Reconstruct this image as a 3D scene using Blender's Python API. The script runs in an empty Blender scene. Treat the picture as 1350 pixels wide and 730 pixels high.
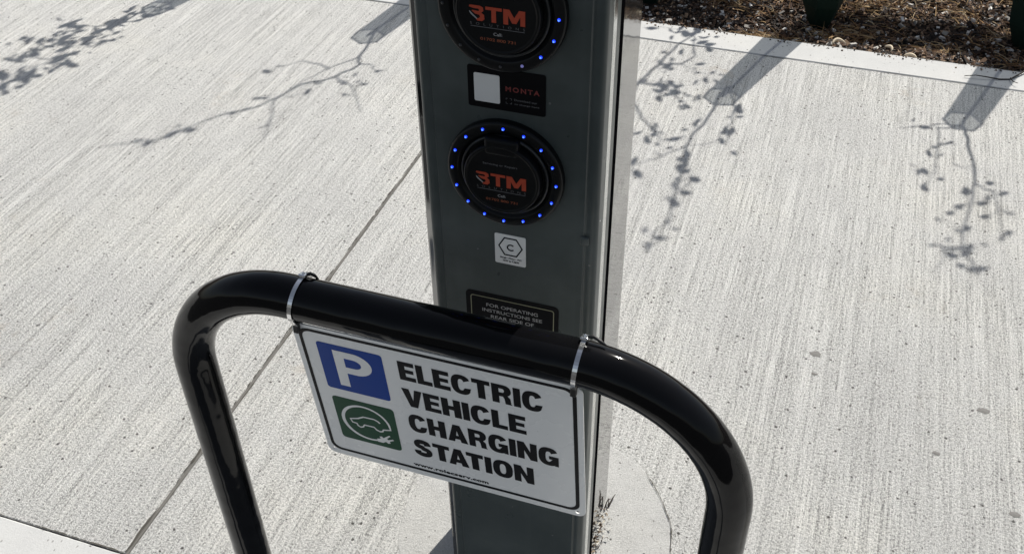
import bpy, bmesh, math, random
from mathutils import Vector, Matrix
from mathutils import noise as mnoise
random.seed(7)
C = bpy.context.scene.collection
S = bpy.context.scene
PI = math.pi

# ------------------------------------------------------------------ materials
def mat(name, col, rough=.5, metal=0., coat=0., ior=1.5, emis=None, es=0.):
    m = bpy.data.materials.new(name); m.use_nodes = True
    b = m.node_tree.nodes['Principled BSDF']
    b.inputs['Base Color'].default_value = (*col, 1)
    b.inputs['Roughness'].default_value = rough
    b.inputs['Metallic'].default_value = metal
    b.inputs['Coat Weight'].default_value = coat
    b.inputs['Coat Roughness'].default_value = .04
    b.inputs['IOR'].default_value = ior
    if emis:
        b.inputs['Emission Color'].default_value = (*emis, 1)
        b.inputs['Emission Strength'].default_value = es
    return m

class NT:
    def __init__(s, m): s.t = m.node_tree; s.b = s.t.nodes['Principled BSDF']; s.tc = s.n('ShaderNodeTexCoord')
    def n(s, ty, **k):
        x = s.t.nodes.new(ty)
        for a, v in k.items(): setattr(x, a, v)
        return x
    def l(s, a, b): s.t.links.new(a, b)
    def mapping(s, sc, rot=(0,0,0), loc=(0,0,0)):
        m = s.n('ShaderNodeMapping'); m.inputs['Scale'].default_value = sc
        m.inputs['Rotation'].default_value = rot; m.inputs['Location'].default_value = loc
        s.l(s.tc.outputs['Object'], m.inputs['Vector']); return m.outputs[0]
    def noise(s, vec, scale=1, det=3, rough=.6):
        x = s.n('ShaderNodeTexNoise'); x.inputs['Scale'].default_value = scale
        x.inputs['Detail'].default_value = det; x.inputs['Roughness'].default_value = rough
        s.l(vec, x.inputs['Vector']); return x.outputs['Fac']
    def vor(s, vec, scale, feature='F1'):
        x = s.n('ShaderNodeTexVoronoi', feature=feature); x.inputs['Scale'].default_value = scale
        s.l(vec, x.inputs['Vector']); return x
    def ramp(s, fac, stops, interp='LINEAR'):
        r = s.n('ShaderNodeValToRGB'); r.color_ramp.interpolation = interp
        e = r.color_ramp.elements
        while len(e) < len(stops): e.new(.5)
        for i, (p, c) in enumerate(stops):
            e[i].position = p
            e[i].color = (*(c if isinstance(c, tuple) else (c, c, c)), 1)
        s.l(fac, r.inputs[0]); return r.outputs[0]
    def math(s, op, a, b=None, c=None, clamp=False):
        x = s.n('ShaderNodeMath', operation=op, use_clamp=clamp)
        for i, v in enumerate((a, b, c)):
            if v is None: continue
            if isinstance(v, (int, float)): x.inputs[i].default_value = v
            else: s.l(v, x.inputs[i])
        return x.outputs[0]
    def mix(s, f, a, b, bt='MIX'):
        x = s.n('ShaderNodeMix', data_type='RGBA', blend_type=bt)
        for i, v in ((0, f), (6, a), (7, b)):
            if isinstance(v, (int, float)): x.inputs[i].default_value = v
            elif isinstance(v, tuple): x.inputs[i].default_value = (*v, 1)
            else: s.l(v, x.inputs[i])
        return x.outputs[2]
    def bump(s, h, strength, dist, prev=None):
        x = s.n('ShaderNodeBump'); x.inputs['Strength'].default_value = strength
        x.inputs['Distance'].default_value = dist
        s.l(h, x.inputs['Height'])
        if prev: s.l(prev, x.inputs['Normal'])
        return x.outputs[0]

def concrete(name, base, brushed=True, rot=0.):
    m = mat(name, base, .92); t = NT(m)
    P = t.mapping((1, 1, 1))
    big = t.noise(P, 2.2, 4, .6)
    med = t.noise(P, 24, 4, .65)
    grain = t.noise(P, 210, 5, .9)
    fine = t.noise(P, 520, 3, .8)
    r = (0, 0, rot)
    wig = t.mix(.0016 if brushed else 0., t.mapping((1, 1, 1), r), t.n_col(P, 11), 'ADD')
    def MP(sc, loc=(0, 0, 0)):
        m_ = t.n('ShaderNodeMapping'); m_.inputs['Scale'].default_value = sc; m_.inputs['Location'].default_value = loc
        t.l(wig, m_.inputs['Vector']); return m_.outputs[0]
    if brushed:
        b1 = t.noise(MP((270, 13, 270)), 1, 4, .8)        # fine bristle lines
        b2 = t.noise(MP((125, 1.9, 125), (3, 1, 0)), 1, 4, .8)
        b0 = t.noise(MP((60, .6, 60), (9, 4, 0)), 1, 4, .8)
        br = t.math('ADD', t.math('ADD', t.math('MULTIPLY', b1, .36), t.math('MULTIPLY', b2, .42)), t.math('MULTIPLY', b0, .22))
        patchy = t.ramp(t.noise(P, 4.3, 4, .7), [(.34, .35), (.66, 1.25)])
        h = t.math('ADD', t.math('MULTIPLY', t.math('SUBTRACT', br, .5), t.math('MULTIPLY', patchy, 3.7)),
                   t.math('ADD', .5, t.math('ADD', t.math('MULTIPLY', t.math('SUBTRACT', grain, .5), 4.4), t.math('MULTIPLY', t.math('SUBTRACT', fine, .5), 2.0))))
    else:
        rough_ = .55 if name == 'smooth_concrete' else 1.25
        h = t.math('ADD', .5, t.math('ADD', t.math('MULTIPLY', t.math('SUBTRACT', med, .5), .5*rough_), t.math('MULTIPLY', t.math('SUBTRACT', t.math('ADD', grain, fine), 1.), 1.3*rough_)))
    f = t.ramp(h, [(.0, base[0]*.34), (.22, base[0]*.72), (.45, base[0]*1.0), (.72, base[0]*1.16), (1., min(.9, base[0]*1.40))] if brushed else [(.0, base[0]*.55), (.28, base[0]*.86), (.5, base[0]*1.0), (.72, base[0]*1.1), (1., base[0]*1.25)])
    tint = t.mix(1., f, (1., base[1]/base[0], base[2]/base[0]), 'MULTIPLY')
    # large soft tone changes of the concrete itself
    tone = t.ramp(big, [(.28, (.90, .90, .91)), (.5, (1., 1., 1.)), (.72, (1.07, 1.06, 1.03))])
    tint = t.mix(1., tint, tone, 'MULTIPLY')
    # rusty mineral stains, rare
    st = t.math('MULTIPLY', t.ramp(t.noise(t.mapping((1,1,1), (0,0,0), (5,3,0)), 3.1, 3), [(.60, 0.), (.72, 1.)]), t.ramp(med, [(.5, 0.), (.65, .5)]))
    tint = t.mix(t.math('MULTIPLY', st, .7), tint, (.44, .36, .27))
    # pin holes
    v = t.vor(P, 62 if brushed else 80)
    sel = t.math('GREATER_THAN', t.n_sep(v), .80 if brushed else .9)
    hole = t.math('MULTIPLY', t.math('LESS_THAN', t.math('ADD', v.outputs['Distance'], t.math('MULTIPLY', t.math('SUBTRACT', fine, .5), .25)), .17), sel)
    v2 = t.vor(t.mapping((1, .55, 1), r), 210)
    sel2 = t.math('GREATER_THAN', t.n_sep(v2), .86 if brushed else .96)
    hole2 = t.math('MULTIPLY', t.math('LESS_THAN', v2.outputs['Distance'], .30), sel2)
    tint = t.mix(t.math('MULTIPLY', hole, .92), tint, (.07, .065, .06))
    tint = t.mix(t.math('MULTIPLY', hole2, .55), tint, (.12, .11, .10))
    t.l(tint, t.b.inputs['Base Color'])
    hh = t.math('SUBTRACT', t.math('SUBTRACT', h, t.math('MULTIPLY', hole, .8)), t.math('MULTIPLY', hole2, .4))
    t.l(t.bump(hh, 1., .0015 if brushed else .0008 if name == 'smooth_concrete' else .0014), t.b.inputs['Normal'])
    return m
def n_col(s, vec, scale):
    x = s.n('ShaderNodeTexNoise'); x.inputs['Scale'].default_value = scale; s.l(vec, x.inputs['Vector']); return x.outputs['Color']
NT.n_col = n_col
def n_sep(s, v):
    x = s.n('ShaderNodeSeparateColor'); s.l(v.outputs['Color'], x.inputs[0]); return x.outputs[0]
NT.n_sep = n_sep

M = {}
M['paving'] = concrete('brushed_concrete', (.655, .648, .622))
M['kerb'] = concrete('smooth_concrete', (.485, .485, .475), False)
M['footing'] = concrete('patch_concrete', (.50, .497, .48), False)
M['sealant'] = mat('joint_sealant', (.13, .125, .115), .95)
M['crack'] = mat('joint_dirt', (.07, .065, .055), 1.)
M['asphalt'] = mat('asphalt', (.05, .05, .052), .9)
t = NT(M['asphalt']); g = t.noise(t.mapping((1,1,1)), 260, 3)
t.l(t.ramp(g, [(.3, .025), (.7, .085)]), t.b.inputs['Base Color']); t.l(t.bump(g, 1, .004), t.b.inputs['Normal'])

def soil_mat():
    m = mat('soil', (.05, .035, .025), 1.); t = NT(m); P = t.mapping((1,1,1))
    a = t.noise(P, 38, 5, .75); b = t.noise(P, 190, 3, .8)
    c = t.ramp(a, [(.3, (.012, .009, .007)), (.5, (.05, .034, .024)), (.62, (.11, .075, .05)), (.78, (.22, .17, .12))])
    t.l(t.mix(.6, c, t.ramp(b, [(.3, .15), (.7, 1.5)]), 'MULTIPLY'), t.b.inputs['Base Color'])
    t.l(t.bump(t.math('ADD', a, t.math('MULTIPLY', b, .4)), 1, .02), t.b.inputs['Normal'])
    return m
M['soil'] = soil_mat()
def varied(name, cols, rough=.9, trans=0.):
    m = mat(name, cols[0], rough); t = NT(m)
    g = t.n('ShaderNodeNewGeometry')
    st = [(i/(len(cols)), c) for i, c in enumerate(cols)]
    t.l(t.ramp(g.outputs['Random Per Island'], st, 'CONSTANT'), t.b.inputs['Base Color'])
    if trans: t.b.inputs['Transmission Weight'].default_value = 0
    return m
M['mulch'] = varied('bark_mulch', [(.018,.011,.008), (.05,.029,.018), (.09,.050,.028), (.14,.082,.048), (.025,.016,.012), (.24,.16,.10), (.065,.035,.021), (.014,.010,.008)])
M['straw'] = varied('dry_grass', [(.25,.14,.055), (.34,.22,.10), (.17,.09,.04), (.44,.33,.19), (.12,.065,.03)])
M['stone'] = varied('pale_stone', [(.55,.53,.49), (.40,.38,.35), (.66,.64,.60), (.30,.28,.25)])
M['shaving'] = mat('pale_wood', (.62, .52, .38), .8)
M['twig'] = mat('twig_bark', (.035, .028, .022), .9)
M['litter'] = varied('leaf_litter', [(.10,.07,.045), (.20,.16,.11), (.05,.035,.025), (.40,.37,.31), (.03,.022,.018), (.12,.075,.05), (.5,.48,.43)])
M['leaf'] = varied('leaf_green', [(.035,.075,.02), (.05,.10,.03), (.07,.12,.035), (.045,.085,.03)], .5)
M['bark'] = mat('bark', (.09, .065, .045), .9)

def guard_mat():
    m = bpy.data.materials.new('green_translucent_plastic'); m.use_nodes = True
    t = m.node_tree; b = t.nodes['Principled BSDF']
    b.inputs['Base Color'].default_value = (.004, .020, .014, 1); b.inputs['Roughness'].default_value = .5; b.inputs['IOR'].default_value = 1.3
    tr = t.nodes.new('ShaderNodeBsdfTransparent'); tr.inputs[0].default_value = (.86, .89, .90, 1)
    mx = t.nodes.new('ShaderNodeMixShader'); mx.inputs[0].default_value = .56
    t.links.new(tr.outputs[0], mx.inputs[1]); t.links.new(b.outputs[0], mx.inputs[2])
    t.links.new(mx.outputs[0], t.nodes['Material Output'].inputs[0])
    return m
M['guard'] = guard_mat()
M['collar'] = mat('green_collar', (.004, .017, .012), .6, ior=1.3)

def gloss_paint(name, col, rough, dust=.25, coat=.6):
    m = mat(name, col, rough, coat=coat); t = NT(m)
    P = t.mapping((1,1,1)); n = t.noise(P, 9, 4, .65); f = t.noise(P, 240, 2, .7)
    base_ = t.mix(t.math('MULTIPLY', t.ramp(n, [(.45, 0.), (.8, 1.)]), dust), col, tuple(min(1, c*1.5+.02) for c in col))
    if name == 'pillar_grey_paint':
        vs_ = t.vor(P, 85); pick = t.math('GREATER_THAN', t.n_sep(vs_), .965)
        sp = t.math('MULTIPLY', t.math('LESS_THAN', t.math('ADD', vs_.outputs['Distance'], t.math('MULTIPLY', f, .12)), .17), pick)
        run = t.noise(t.mapping((60, 60, 1.3)), 1, 3, .6)          # faint rain runs
        base_ = t.mix(t.math('MULTIPLY', t.ramp(run, [(.5, 0.), (.75, 1.)]), .35), base_, tuple(c*1.45 for c in col))
        base_ = t.mix(t.math('MULTIPLY', sp, .5), base_, (.20, .20, .19))
    t.l(base_, t.b.inputs['Base Color'])
    t.l(t.ramp(n, [(.3, rough*.8), (.75, rough*1.5)]), t.b.inputs['Roughness'])
    t.l(t.bump(t.noise(P, 14, 2), .22 if name.startswith('black') else .03 if 'steel' in name else .08, .01), t.b.inputs['Normal'])
    return m
M['grey'] = gloss_paint('pillar_grey_paint', (.050, .060, .058), .30, .6, 0.)
M['grey'].node_tree.nodes['Principled BSDF'].inputs['IOR'].default_value = 1.36
M['steel'] = gloss_paint('pillar_steel', (.255, .255, .25), .045, .1, 0)
M['steel'].node_tree.nodes['Principled BSDF'].inputs['Metallic'].default_value = .95
M['black_gloss'] = gloss_paint('black_gloss_paint', (.003, .003, .0035), .06, .1, 0.)
M['black_gloss'].node_tree.nodes['Principled BSDF'].inputs['IOR'].default_value = 1.27
M['trim'] = gloss_paint('polished_trim', (.62, .64, .62), .12, .1, 0)
M['trim'].node_tree.nodes['Principled BSDF'].inputs['Metallic'].default_value = .9
M['rubber'] = mat('black_rubber', (.0025, .0025, .003), 1., ior=1.02)
M['socket'] = mat('socket_black', (.004, .0045, .005), .32, ior=1.3)
M['socket_in'] = mat('socket_inner', (.010, .012, .013), .30)
M['lid'] = mat('lid_black', (.004, .0045, .005), .4, ior=1.25)
M['led_on'] = mat('led_blue', (.02, .04, .5), .3, emis=(.010, .04, 1.), es=1.2)
M['led_core'] = mat('led_core', (.2, .4, 1.), .3, emis=(.06, .18, 1.), es=1.6)
M['led_dim'] = mat('led_dim', (.1, .1, .25), .3, emis=(.2, .2, .5), es=.35)
M['led_off'] = mat('led_off', (.015, .016, .02), .3)
M['orange'] = mat('orange_print', (.38, .042, .012), .5)
M['darkred'] = mat('dull_red_print', (.16, .02, .018), .5)
M['brown_or'] = mat('brown_orange_print', (.22, .05, .015), .5)
M['grey_txt'] = mat('grey_print', (.30, .30, .30), .5)
M['dim_txt'] = mat('dim_print', (.10, .10, .105), .5)
M['sticker_k'] = mat('sticker_black', (.003, .003, .004), .4, ior=1.2)
M['sticker_w'] = mat('sticker_white', (.66, .66, .64), .45)
M['pale_gold'] = mat('pale_gold_print', (.22, .22, .14), .5)
M['black_print'] = mat('black_print', (.005, .005, .006), .4, ior=1.2)
M['sign_white'] = gloss_paint('sign_white', (.77, .77, .75), .25, .015, .1)
M['blue'] = mat('sign_blue', (.004, .046, .27), .35, ior=1.22)
M['green'] = mat('sign_green', (.012, .065, .032), .35, ior=1.22)
M['alu'] = mat('sign_back', (.55, .55, .55), .4, metal=.7)
M['tie'] = mat('tie_steel', (.70, .70, .70), .18, metal=1.)
M['tie_end'] = mat('tie_black', (.008, .008, .008), .5)
M['timber'] = mat('timber', (.22, .15, .09), .8)
M['gum'] = mat('gum_spot', (.17, .165, .155), .95)

# ------------------------------------------------------------------ helpers
def thing(name, label, cat, loc=(0,0,0), group=None):
    o = bpy.data.objects.new(name, None); C.objects.link(o); o.location = loc; o.empty_display_size = .1
    o['label'] = label; o['category'] = cat
    if group: o['group'] = group
    return o
def tag(o, label, cat, group=None):
    o['label'] = label; o['category'] = cat
    if group: o['group'] = group
    return o
def root_of(o):
    v = Vector((0,0,0))
    while o: v = v + Vector(o.location); o = o.parent
    return v
def link(name, me, m, parent=None, smooth=False, label=None):
    """link a mesh given in WORLD coordinates; shift it to the parent's origin"""
    o = bpy.data.objects.new(name, me); C.objects.link(o)
    if m is not None:
        me.materials.clear(); me.materials.append(m)
    if parent is not None:
        me.transform(Matrix.Translation(-root_of(parent))); o.parent = parent
    if smooth:
        for p in me.polygons: p.use_smooth = True
    if label: o['label'] = label
    return o
def from_bm(name, bm, m, parent=None, smooth=False, label=None):
    me = bpy.data.meshes.new(name); bmesh.ops.recalc_face_normals(bm, faces=bm.faces); bm.to_mesh(me); bm.free()
    return link(name, me, m, parent, smooth, label)
def struct(o, kind='structure'): o['kind'] = kind; return o
def bm_box(bm, x0, x1, y0, y1, z0, z1, bev=0., seg=2):
    r = bmesh.ops.create_cube(bm, size=1)
    for v in r['verts']:
        v.co = Vector(((x0+x1)/2 + v.co.x*(x1-x0), (y0+y1)/2 + v.co.y*(y1-y0), (z0+z1)/2 + v.co.z*(z1-z0)))
    if bev:
        es = list({e for v in r['verts'] for e in v.link_edges})
        bmesh.ops.bevel(bm, geom=es, offset=bev, segments=seg, affect='EDGES', profile=.5)
def box(name, ext, m, parent=None, bev=0., seg=2, smooth=False):
    bm = bmesh.new(); bm_box(bm, *ext, bev=bev, seg=seg); return from_bm(name, bm, m, parent, smooth)
def tube_bm(bm, pts, rad, n=10, cap=True):
    pts = [Vector(p) for p in pts]
    if not isinstance(rad, (list, tuple)): rad = [rad]*len(pts)
    tang = []
    for i in range(len(pts)):
        a = pts[max(i-1, 0)]; b = pts[min(i+1, len(pts)-1)]; tang.append((b-a).normalized())
    ref = Vector((0, 0, 1)) if abs(tang[0].z) < .9 else Vector((0, 1, 0))
    u = tang[0].cross(ref).normalized(); rings = []
    for i, p in enumerate(pts):
        u = (u - tang[i]*u.dot(tang[i])).normalized(); v = tang[i].cross(u)
        rings.append([bm.verts.new(p + (u*math.cos(2*PI*k/n) + v*math.sin(2*PI*k/n))*rad[i]) for k in range(n)])
    for a, b in zip(rings, rings[1:]):
        for k in range(n): bm.faces.new((a[k], a[(k+1) % n], b[(k+1) % n], b[k]))
    if cap:
        bm.faces.new(rings[0][::-1]); bm.faces.new(rings[-1])
def lathe_y(bm, prof, cx, cz, n=96):
    """profile (r, y) revolved about the y axis through (cx, cz)"""
    rings = []
    for r, y in prof:
        if r < 1e-6: rings.append([bm.verts.new((cx, y, cz))])
        else: rings.append([bm.verts.new((cx + r*math.sin(2*PI*k/n), y, cz + r*math.cos(2*PI*k/n))) for k in range(n)])
    for a, b in zip(rings, rings[1:]):
        for k in range(n):
            q = [a[k % len(a)], a[(k+1) % len(a)], b[(k+1) % len(b)], b[k % len(b)]]
            q2 = []
            for w in q:
                if w not in q2: q2.append(w)
            if len(q2) > 2: bm.faces.new(q2)

# flat drawings: contours in plane coords (u right, w up, metres) -> plate on a frame
class Frame:
    def __init__(s, o, ex, up):
        s.o = Vector(o); s.ex = Vector(ex).normalized(); s.up = Vector(up).normalized(); s.n = s.ex.cross(s.up).normalized()  # towards viewer
    def mtx(s, lift):
        m = Matrix(((s.ex.x, s.up.x, s.n.x, 0), (s.ex.y, s.up.y, s.n.y, 0), (s.ex.z, s.up.z, s.n.z, 0), (0, 0, 0, 1)))
        return Matrix.Translation(s.o + s.n*lift) @ m
def curve_mesh(cu):
    ob = bpy.data.objects.new('tmp', cu); C.objects.link(ob)
    bpy.context.view_layer.update()
    me = bpy.data.meshes.new_from_object(ob.evaluated_get(bpy.context.evaluated_depsgraph_get()))
    bpy.data.objects.remove(ob); bpy.data.curves.remove(cu)
    return me
def plate(name, contours, fr, lift, th, m, parent=None, label=None, bevel=0):
    cu = bpy.data.curves.new(name, 'CURVE'); cu.dimensions = '2D'; cu.fill_mode = 'BOTH'; cu.extrude = th/2
    if bevel: cu.bevel_depth = bevel; cu.bevel_resolution = 2
    for c in contours:
        s = cu.splines.new('POLY'); s.points.add(len(c)-1)
        for i, p in enumerate(c): s.points[i].co = (p[0], p[1], 0, 1)
        s.use_cyclic_u = True
    me = curve_mesh(cu); me.transform(fr.mtx(lift + th/2))
    me.name = name
    return link(name, me, m, parent, False, label)
def text(name, s, x0, x1, z0, z1, fr, lift, m, parent, bold=0., spacing=1., th=.00012):
    """string fitted into the box x0..x1, z0..z1 of the frame"""
    cu = bpy.data.curves.new(name, 'FONT'); cu.body = s; cu.size = 1; cu.fill_mode = 'BOTH'
    cu.offset = bold; cu.space_character = spacing; cu.resolution_u = 4
    me = curve_mesh(cu)
    xs = [v.co.x for v in me.vertices]; ys = [v.co.y for v in me.vertices]
    ax, bx, ay, by = min(xs), max(xs), min(ys), max(ys)
    for v in me.vertices:
        v.co = Vector((x0 + (v.co.x-ax)/(bx-ax)*(x1-x0), z0 + (v.co.y-ay)/(by-ay)*(z1-z0), 0))
    me.transform(fr.mtx(lift)); me.name = name
    return link(name, me, m, parent)
def rrect(x0, x1, z0, z1, r, n=6):
    out = []
    for cx, cz, a in ((x1-r, z1-r, 0), (x0+r, z1-r, 90), (x0+r, z0+r, 180), (x1-r, z0+r, 270)):
        for k in range(n+1):
            t_ = math.radians(a + 90*k/n); out.append((cx + r*math.cos(t_), cz + r*math.sin(t_)))
    return out
def circ(cx, cz, r, n=32, a0=0, a1=360, rz=None):
    rz = rz or r
    return [(cx + r*math.cos(math.radians(a0+(a1-a0)*k/n)), cz + rz*math.sin(math.radians(a0+(a1-a0)*k/n))) for k in range(n + (0 if a1-a0 == 360 else 1))]
def sarc(cx, cz, rx, rz, a0, a1, n=18, e=2.5):
    out = []
    for k in range(n+1):
        a = math.radians(a0+(a1-a0)*k/n); c, s = math.cos(a), math.sin(a)
        out.append((cx + rx*math.copysign(abs(c)**(2/e), c), cz + rz*math.copysign(abs(s)**(2/e), s)))
    return out
def ribbon(pts, w, closed=False):
    n = len(pts); L, Rr = [], []
    for i in range(n):
        a = Vector(pts[i-1] if (i or closed) else pts[0]); b = Vector(pts[(i+1) % n] if (i < n-1 or closed) else pts[-1])
        d = (b-a).normalized(); nn = Vector((-d.y, d.x)); ww = w[i] if isinstance(w, (list, tuple)) else w
        p = Vector(pts[i]); L.append(tuple(p+nn*ww/2)); Rr.append(tuple(p-nn*ww/2))
    return L + Rr[::-1]

# ------------------------------------------------------------------ block letters (cap height 1)
def glyph(ch):
    t, h = .272, .215
    if ch == 'E': return .66, [[(0,0),(0,1),(.65,1),(.65,1-h),(t,1-h),(t,.60),(.60,.60),(.60,.41),(t,.41),(t,h),(.66,h),(.66,0)]]
    if ch == 'L': return .60, [[(0,0),(0,1),(t,1),(t,h),(.60,h),(.60,0)]]
    if ch == 'T': return .70, [[(.2075,0),(.2075,1-h),(0,1-h),(0,1),(.70,1),(.70,1-h),(.4925,1-h),(.4925,0)]]
    if ch == 'I': return t, [[(0,0),(0,1),(t,1),(t,0)]]
    if ch == 'H': return .76, [[(0,0),(0,1),(t,1),(t,.61),(.475,.62),(.475,1),(.76,1),(.76,0),(.475,0),(.475,.39),(t,.40),(t,0)]]
    if ch == 'V': return .80, [[(0,1),(.30,1),(.41,.34),(.52,1),(.82,1),(.56,0),(.26,0)]]
    if ch == 'N': return .79, [[(0,0),(0,1),(.28,1),(.52,.46),(.52,1),(.79,1),(.79,0),(.51,0),(.27,.54),(.27,0)]]
    if ch == 'A': return .84, [[(0,0),(.275,1),(.565,1),(.84,0),(.555,0),(.515,.17),(.315,.17),(.28,0)], [(.36,.365),(.415,.66),(.475,.365)]]
    if ch == 'R': return .76, [[(0,0),(0,1),(.46,1)] + sarc(.46,.715,.28,.285,90,-62,12,2.2) + [(.62,.42),(.70,.33),(.72,.05),(.76,0),(.50,0),(.475,.27),(.42,.385),(t,.385),(t,0)],
                          [(t,.585),(t,.80),(.41,.80)] + sarc(.41,.693,.07,.107,90,-90,8,2.2)]
    if ch == 'O': return .80, [sarc(.40,.5,.40,.525,0,340,34), sarc(.40,.5,.125,.31,0,340,34)]
    if ch == 'C': return .76, [sarc(.39,.5,.39,.525,30,322,32) + [(.765,.36),(.52,.34)] + sarc(.39,.5,.12,.305,322,30,26)]
    if ch == 'G': return .80, [sarc(.40,.5,.40,.525,32,306,32) + [(.64,.10),(.655,0),(.80,0),(.80,.54),(.42,.54),(.42,.36),(.56,.36)] + sarc(.40,.5,.12,.305,316,32,26)]
    if ch == 'S':
        c = [(.60,.70)] + sarc(.37,.735,.225,.165,20,180,12,2.2) + sarc(.37,.70,.225,.135,190,262,6,2.) + sarc(.385,.31,.245,.16,82,0,6,2.) + sarc(.385,.27,.245,.165,-10,-180,12,2.2) + [(.135,.32)]
        c = [c[0]] + c[1:]
        n = len(c); w = [.28 if (i < 4 or i > n-5) else .245 for i in range(n)]
        return .76, [ribbon(c, w)]
def letters(name, s, x0, x1, z0, z1, fr, lift, m, parent):
    gap = .06; kern = [-.13 if a+b in ('TA', 'AT') else 0 for a, b in zip(s, s[1:])] + [0]; W = sum(glyph(c)[0] for c in s) + gap*(len(s)-1) + sum(kern); sx = (x1-x0)/W; sz = z1-z0
    con = []; x = 0
    for c, kn in zip(s, kern):
        w, g_ = glyph(c)
        for k in g_: con.append([(x0 + (x+px)*sx, z0 + pz*sz) for px, pz in k])
        x += w + gap + kn
    return plate(name, con, fr, lift, .0002, m, parent)

# ------------------------------------------------------------------ setting: ground sheets
YK0, YK1, YF, XJ = 2.0644, 2.1848, -.0667, -.6819
def slab(name, x0, x1, y0, y1, z1, z0, m, bev=.0015):
    bm = bmesh.new(); bm_box(bm, x0, x1, y0, y1, z0, z1, bev=bev, seg=1)
    return struct(from_bm(name, bm, m))
G = 400
bm = bmesh.new(); vs = [bm.verts.new(p) for p in ((-G,-G,-.16),(G,-G,-.16),(G,G,-.16),(-G,G,-.16))]; bm.faces.new(vs)
struct(from_bm('ground', bm, M['soil']))
slab('road', -60, 60, -40, -.902, -.11, -.158, M['asphalt'], 0)
slab('kerb_edge', -60, 60, -.900, YF-.0012, .0005, -.15, M['kerb'], .004)  # near kerb; its unseen width is added to bounce light at the sign
# joints lie on a strip a little below the slabs
slab('joint_sealant', XJ-.02, XJ+.02, YF, YK0, -.0015, -.15, M['sealant'], 0)
slab('paving', -6, XJ-.0038, YF+.0004, YK0-.0021, 0, -.149, M['paving'], .0012)
slab('paving', XJ+.0038, 2.6, YF+.0004, YK0-.0021, 0, -.149, M['paving'], .0012)
slab('paving', 2.606, 40, YF+.0004, YK0-.0021, 0, -.149, M['paving'], .0012)
slab('paving', -40, -6.006, YF+.0004, YK0-.0021, 0, -.149, M['paving'], .0012)
slab('kerb_edge', -60, 60, YK0+.0008, YK1, .001, -.15, M['kerb'], .004)
slab('joint_dirt', -60, 60, YK0-.03, YK0+.03, -.0035, -.1495, M['crack'], 0)
slab('joint_dirt', -60, 60, YF-.03, YF+.03, -.0035, -.1495, M['crack'], 0)

# round footing cast around the pillar, with a hairline crack along part of its rim
FC, FR = (-.030, .200), .236
bm = bmesh.new(); n = 120; ring = []
for k in range(n):
    a = 2*PI*k/n; r = FR*(1 + .05*mnoise.noise(Vector((math.cos(a)*1.3, math.sin(a)*1.3, 3))) + .018*mnoise.noise(Vector((math.cos(a)*4, math.sin(a)*4, 6))) + .006*mnoise.noise(Vector((math.cos(a)*9, math.sin(a)*9, 1))))
    y = max(FC[1]+r*math.sin(a), YF+.004)
    ring.append((FC[0]+r*math.cos(a), y))
top = [bm.verts.new((x, y, .0005)) for x, y in ring]
low = [bm.verts.new((x + (x-FC[0])*.012, y + (y-FC[1])*.02, -.0003)) for x, y in ring]
bm.faces.new(top)
for k in range(n): bm.faces.new((low[k], low[(k+1) % n], top[(k+1) % n], top[k]))
foot = struct(from_bm('footing', bm, M['footing']))
for a0, a1, w in ((4, 50, .0026),):
    bm = bmesh.new(); prev = None
    for k in range(60):
        a = math.radians(a0 + (a1-a0)*k/59); r = FR*(1 + .05*mnoise.noise(Vector((math.cos(a)*1.3, math.sin(a)*1.3, 3))) + .018*mnoise.noise(Vector((math.cos(a)*4, math.sin(a)*4, 6))) + .006*mnoise.noise(Vector((math.cos(a)*9, math.sin(a)*9, 1)))) + .0015
        ww = w*(.35 + abs(mnoise.noise(Vector((k*.35, a0, 0))))*2.2)*math.sin(PI*(k+.5)/60)**.4
        c, s = math.cos(a), math.sin(a)
        q = [bm.verts.new((FC[0]+(r+d)*c, FC[1]+(r+d)*s, .0026)) for d in (-ww/2, ww/2)]
        if prev: bm.faces.new((prev[0], prev[1], q[1], q[0]))
        prev = q
    struct(from_bm('crack', bm, M['crack']))

# dirt gathered irregularly along the joints
def dirt_line(a, b, w, seed, z=.0006, step=.004):
    a = Vector(a); b = Vector(b); d_ = (b-a); n_ = int(d_.length/step); d_.normalize(); s_ = Vector((-d_.y, d_.x)); bm = bmesh.new(); prev = None
    for k in range(n_+1):
        p_ = a + d_*step*k; q1 = mnoise.noise(Vector((k*.045, seed, 0))) + .5*mnoise.noise(Vector((k*.31, seed, 5)))
        ww = max(0., w*(.30 + 1.2*q1)); off = w*.35*mnoise.noise(Vector((k*.12, seed, 9)))
        if ww < w*.06: prev = None; continue
        q = [bm.verts.new((p_.x + s_.x*(off+e), p_.y + s_.y*(off+e), z)) for e in (-ww/2, ww/2)]
        if prev: bm.faces.new((prev[0], prev[1], q[1], q[0]))
        prev = q
    bmesh.ops.delete(bm, geom=[v for v in bm.verts if not v.link_faces], context='VERTS')
    struct(from_bm('joint_dirt', bm, M['crack']))
dirt_line((XJ-.0040, YF+.003), (XJ-.0040, YK0-.004), .0050, 1.)
dirt_line((XJ+.0040, YF+.003), (XJ+.0040, YK0-.004), .0034, 7.)
dirt_line((-3.2, YK0-.0026), (2.5, YK0-.0026), .0040, 3.)
dirt_line((-3.2, YK1-.001), (2.5, YK1-.001), .0050, 4., .0016)
dirt_line((-2.2, YF+.001), (XJ-.005, YF+.001), .0036, 5.)

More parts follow.
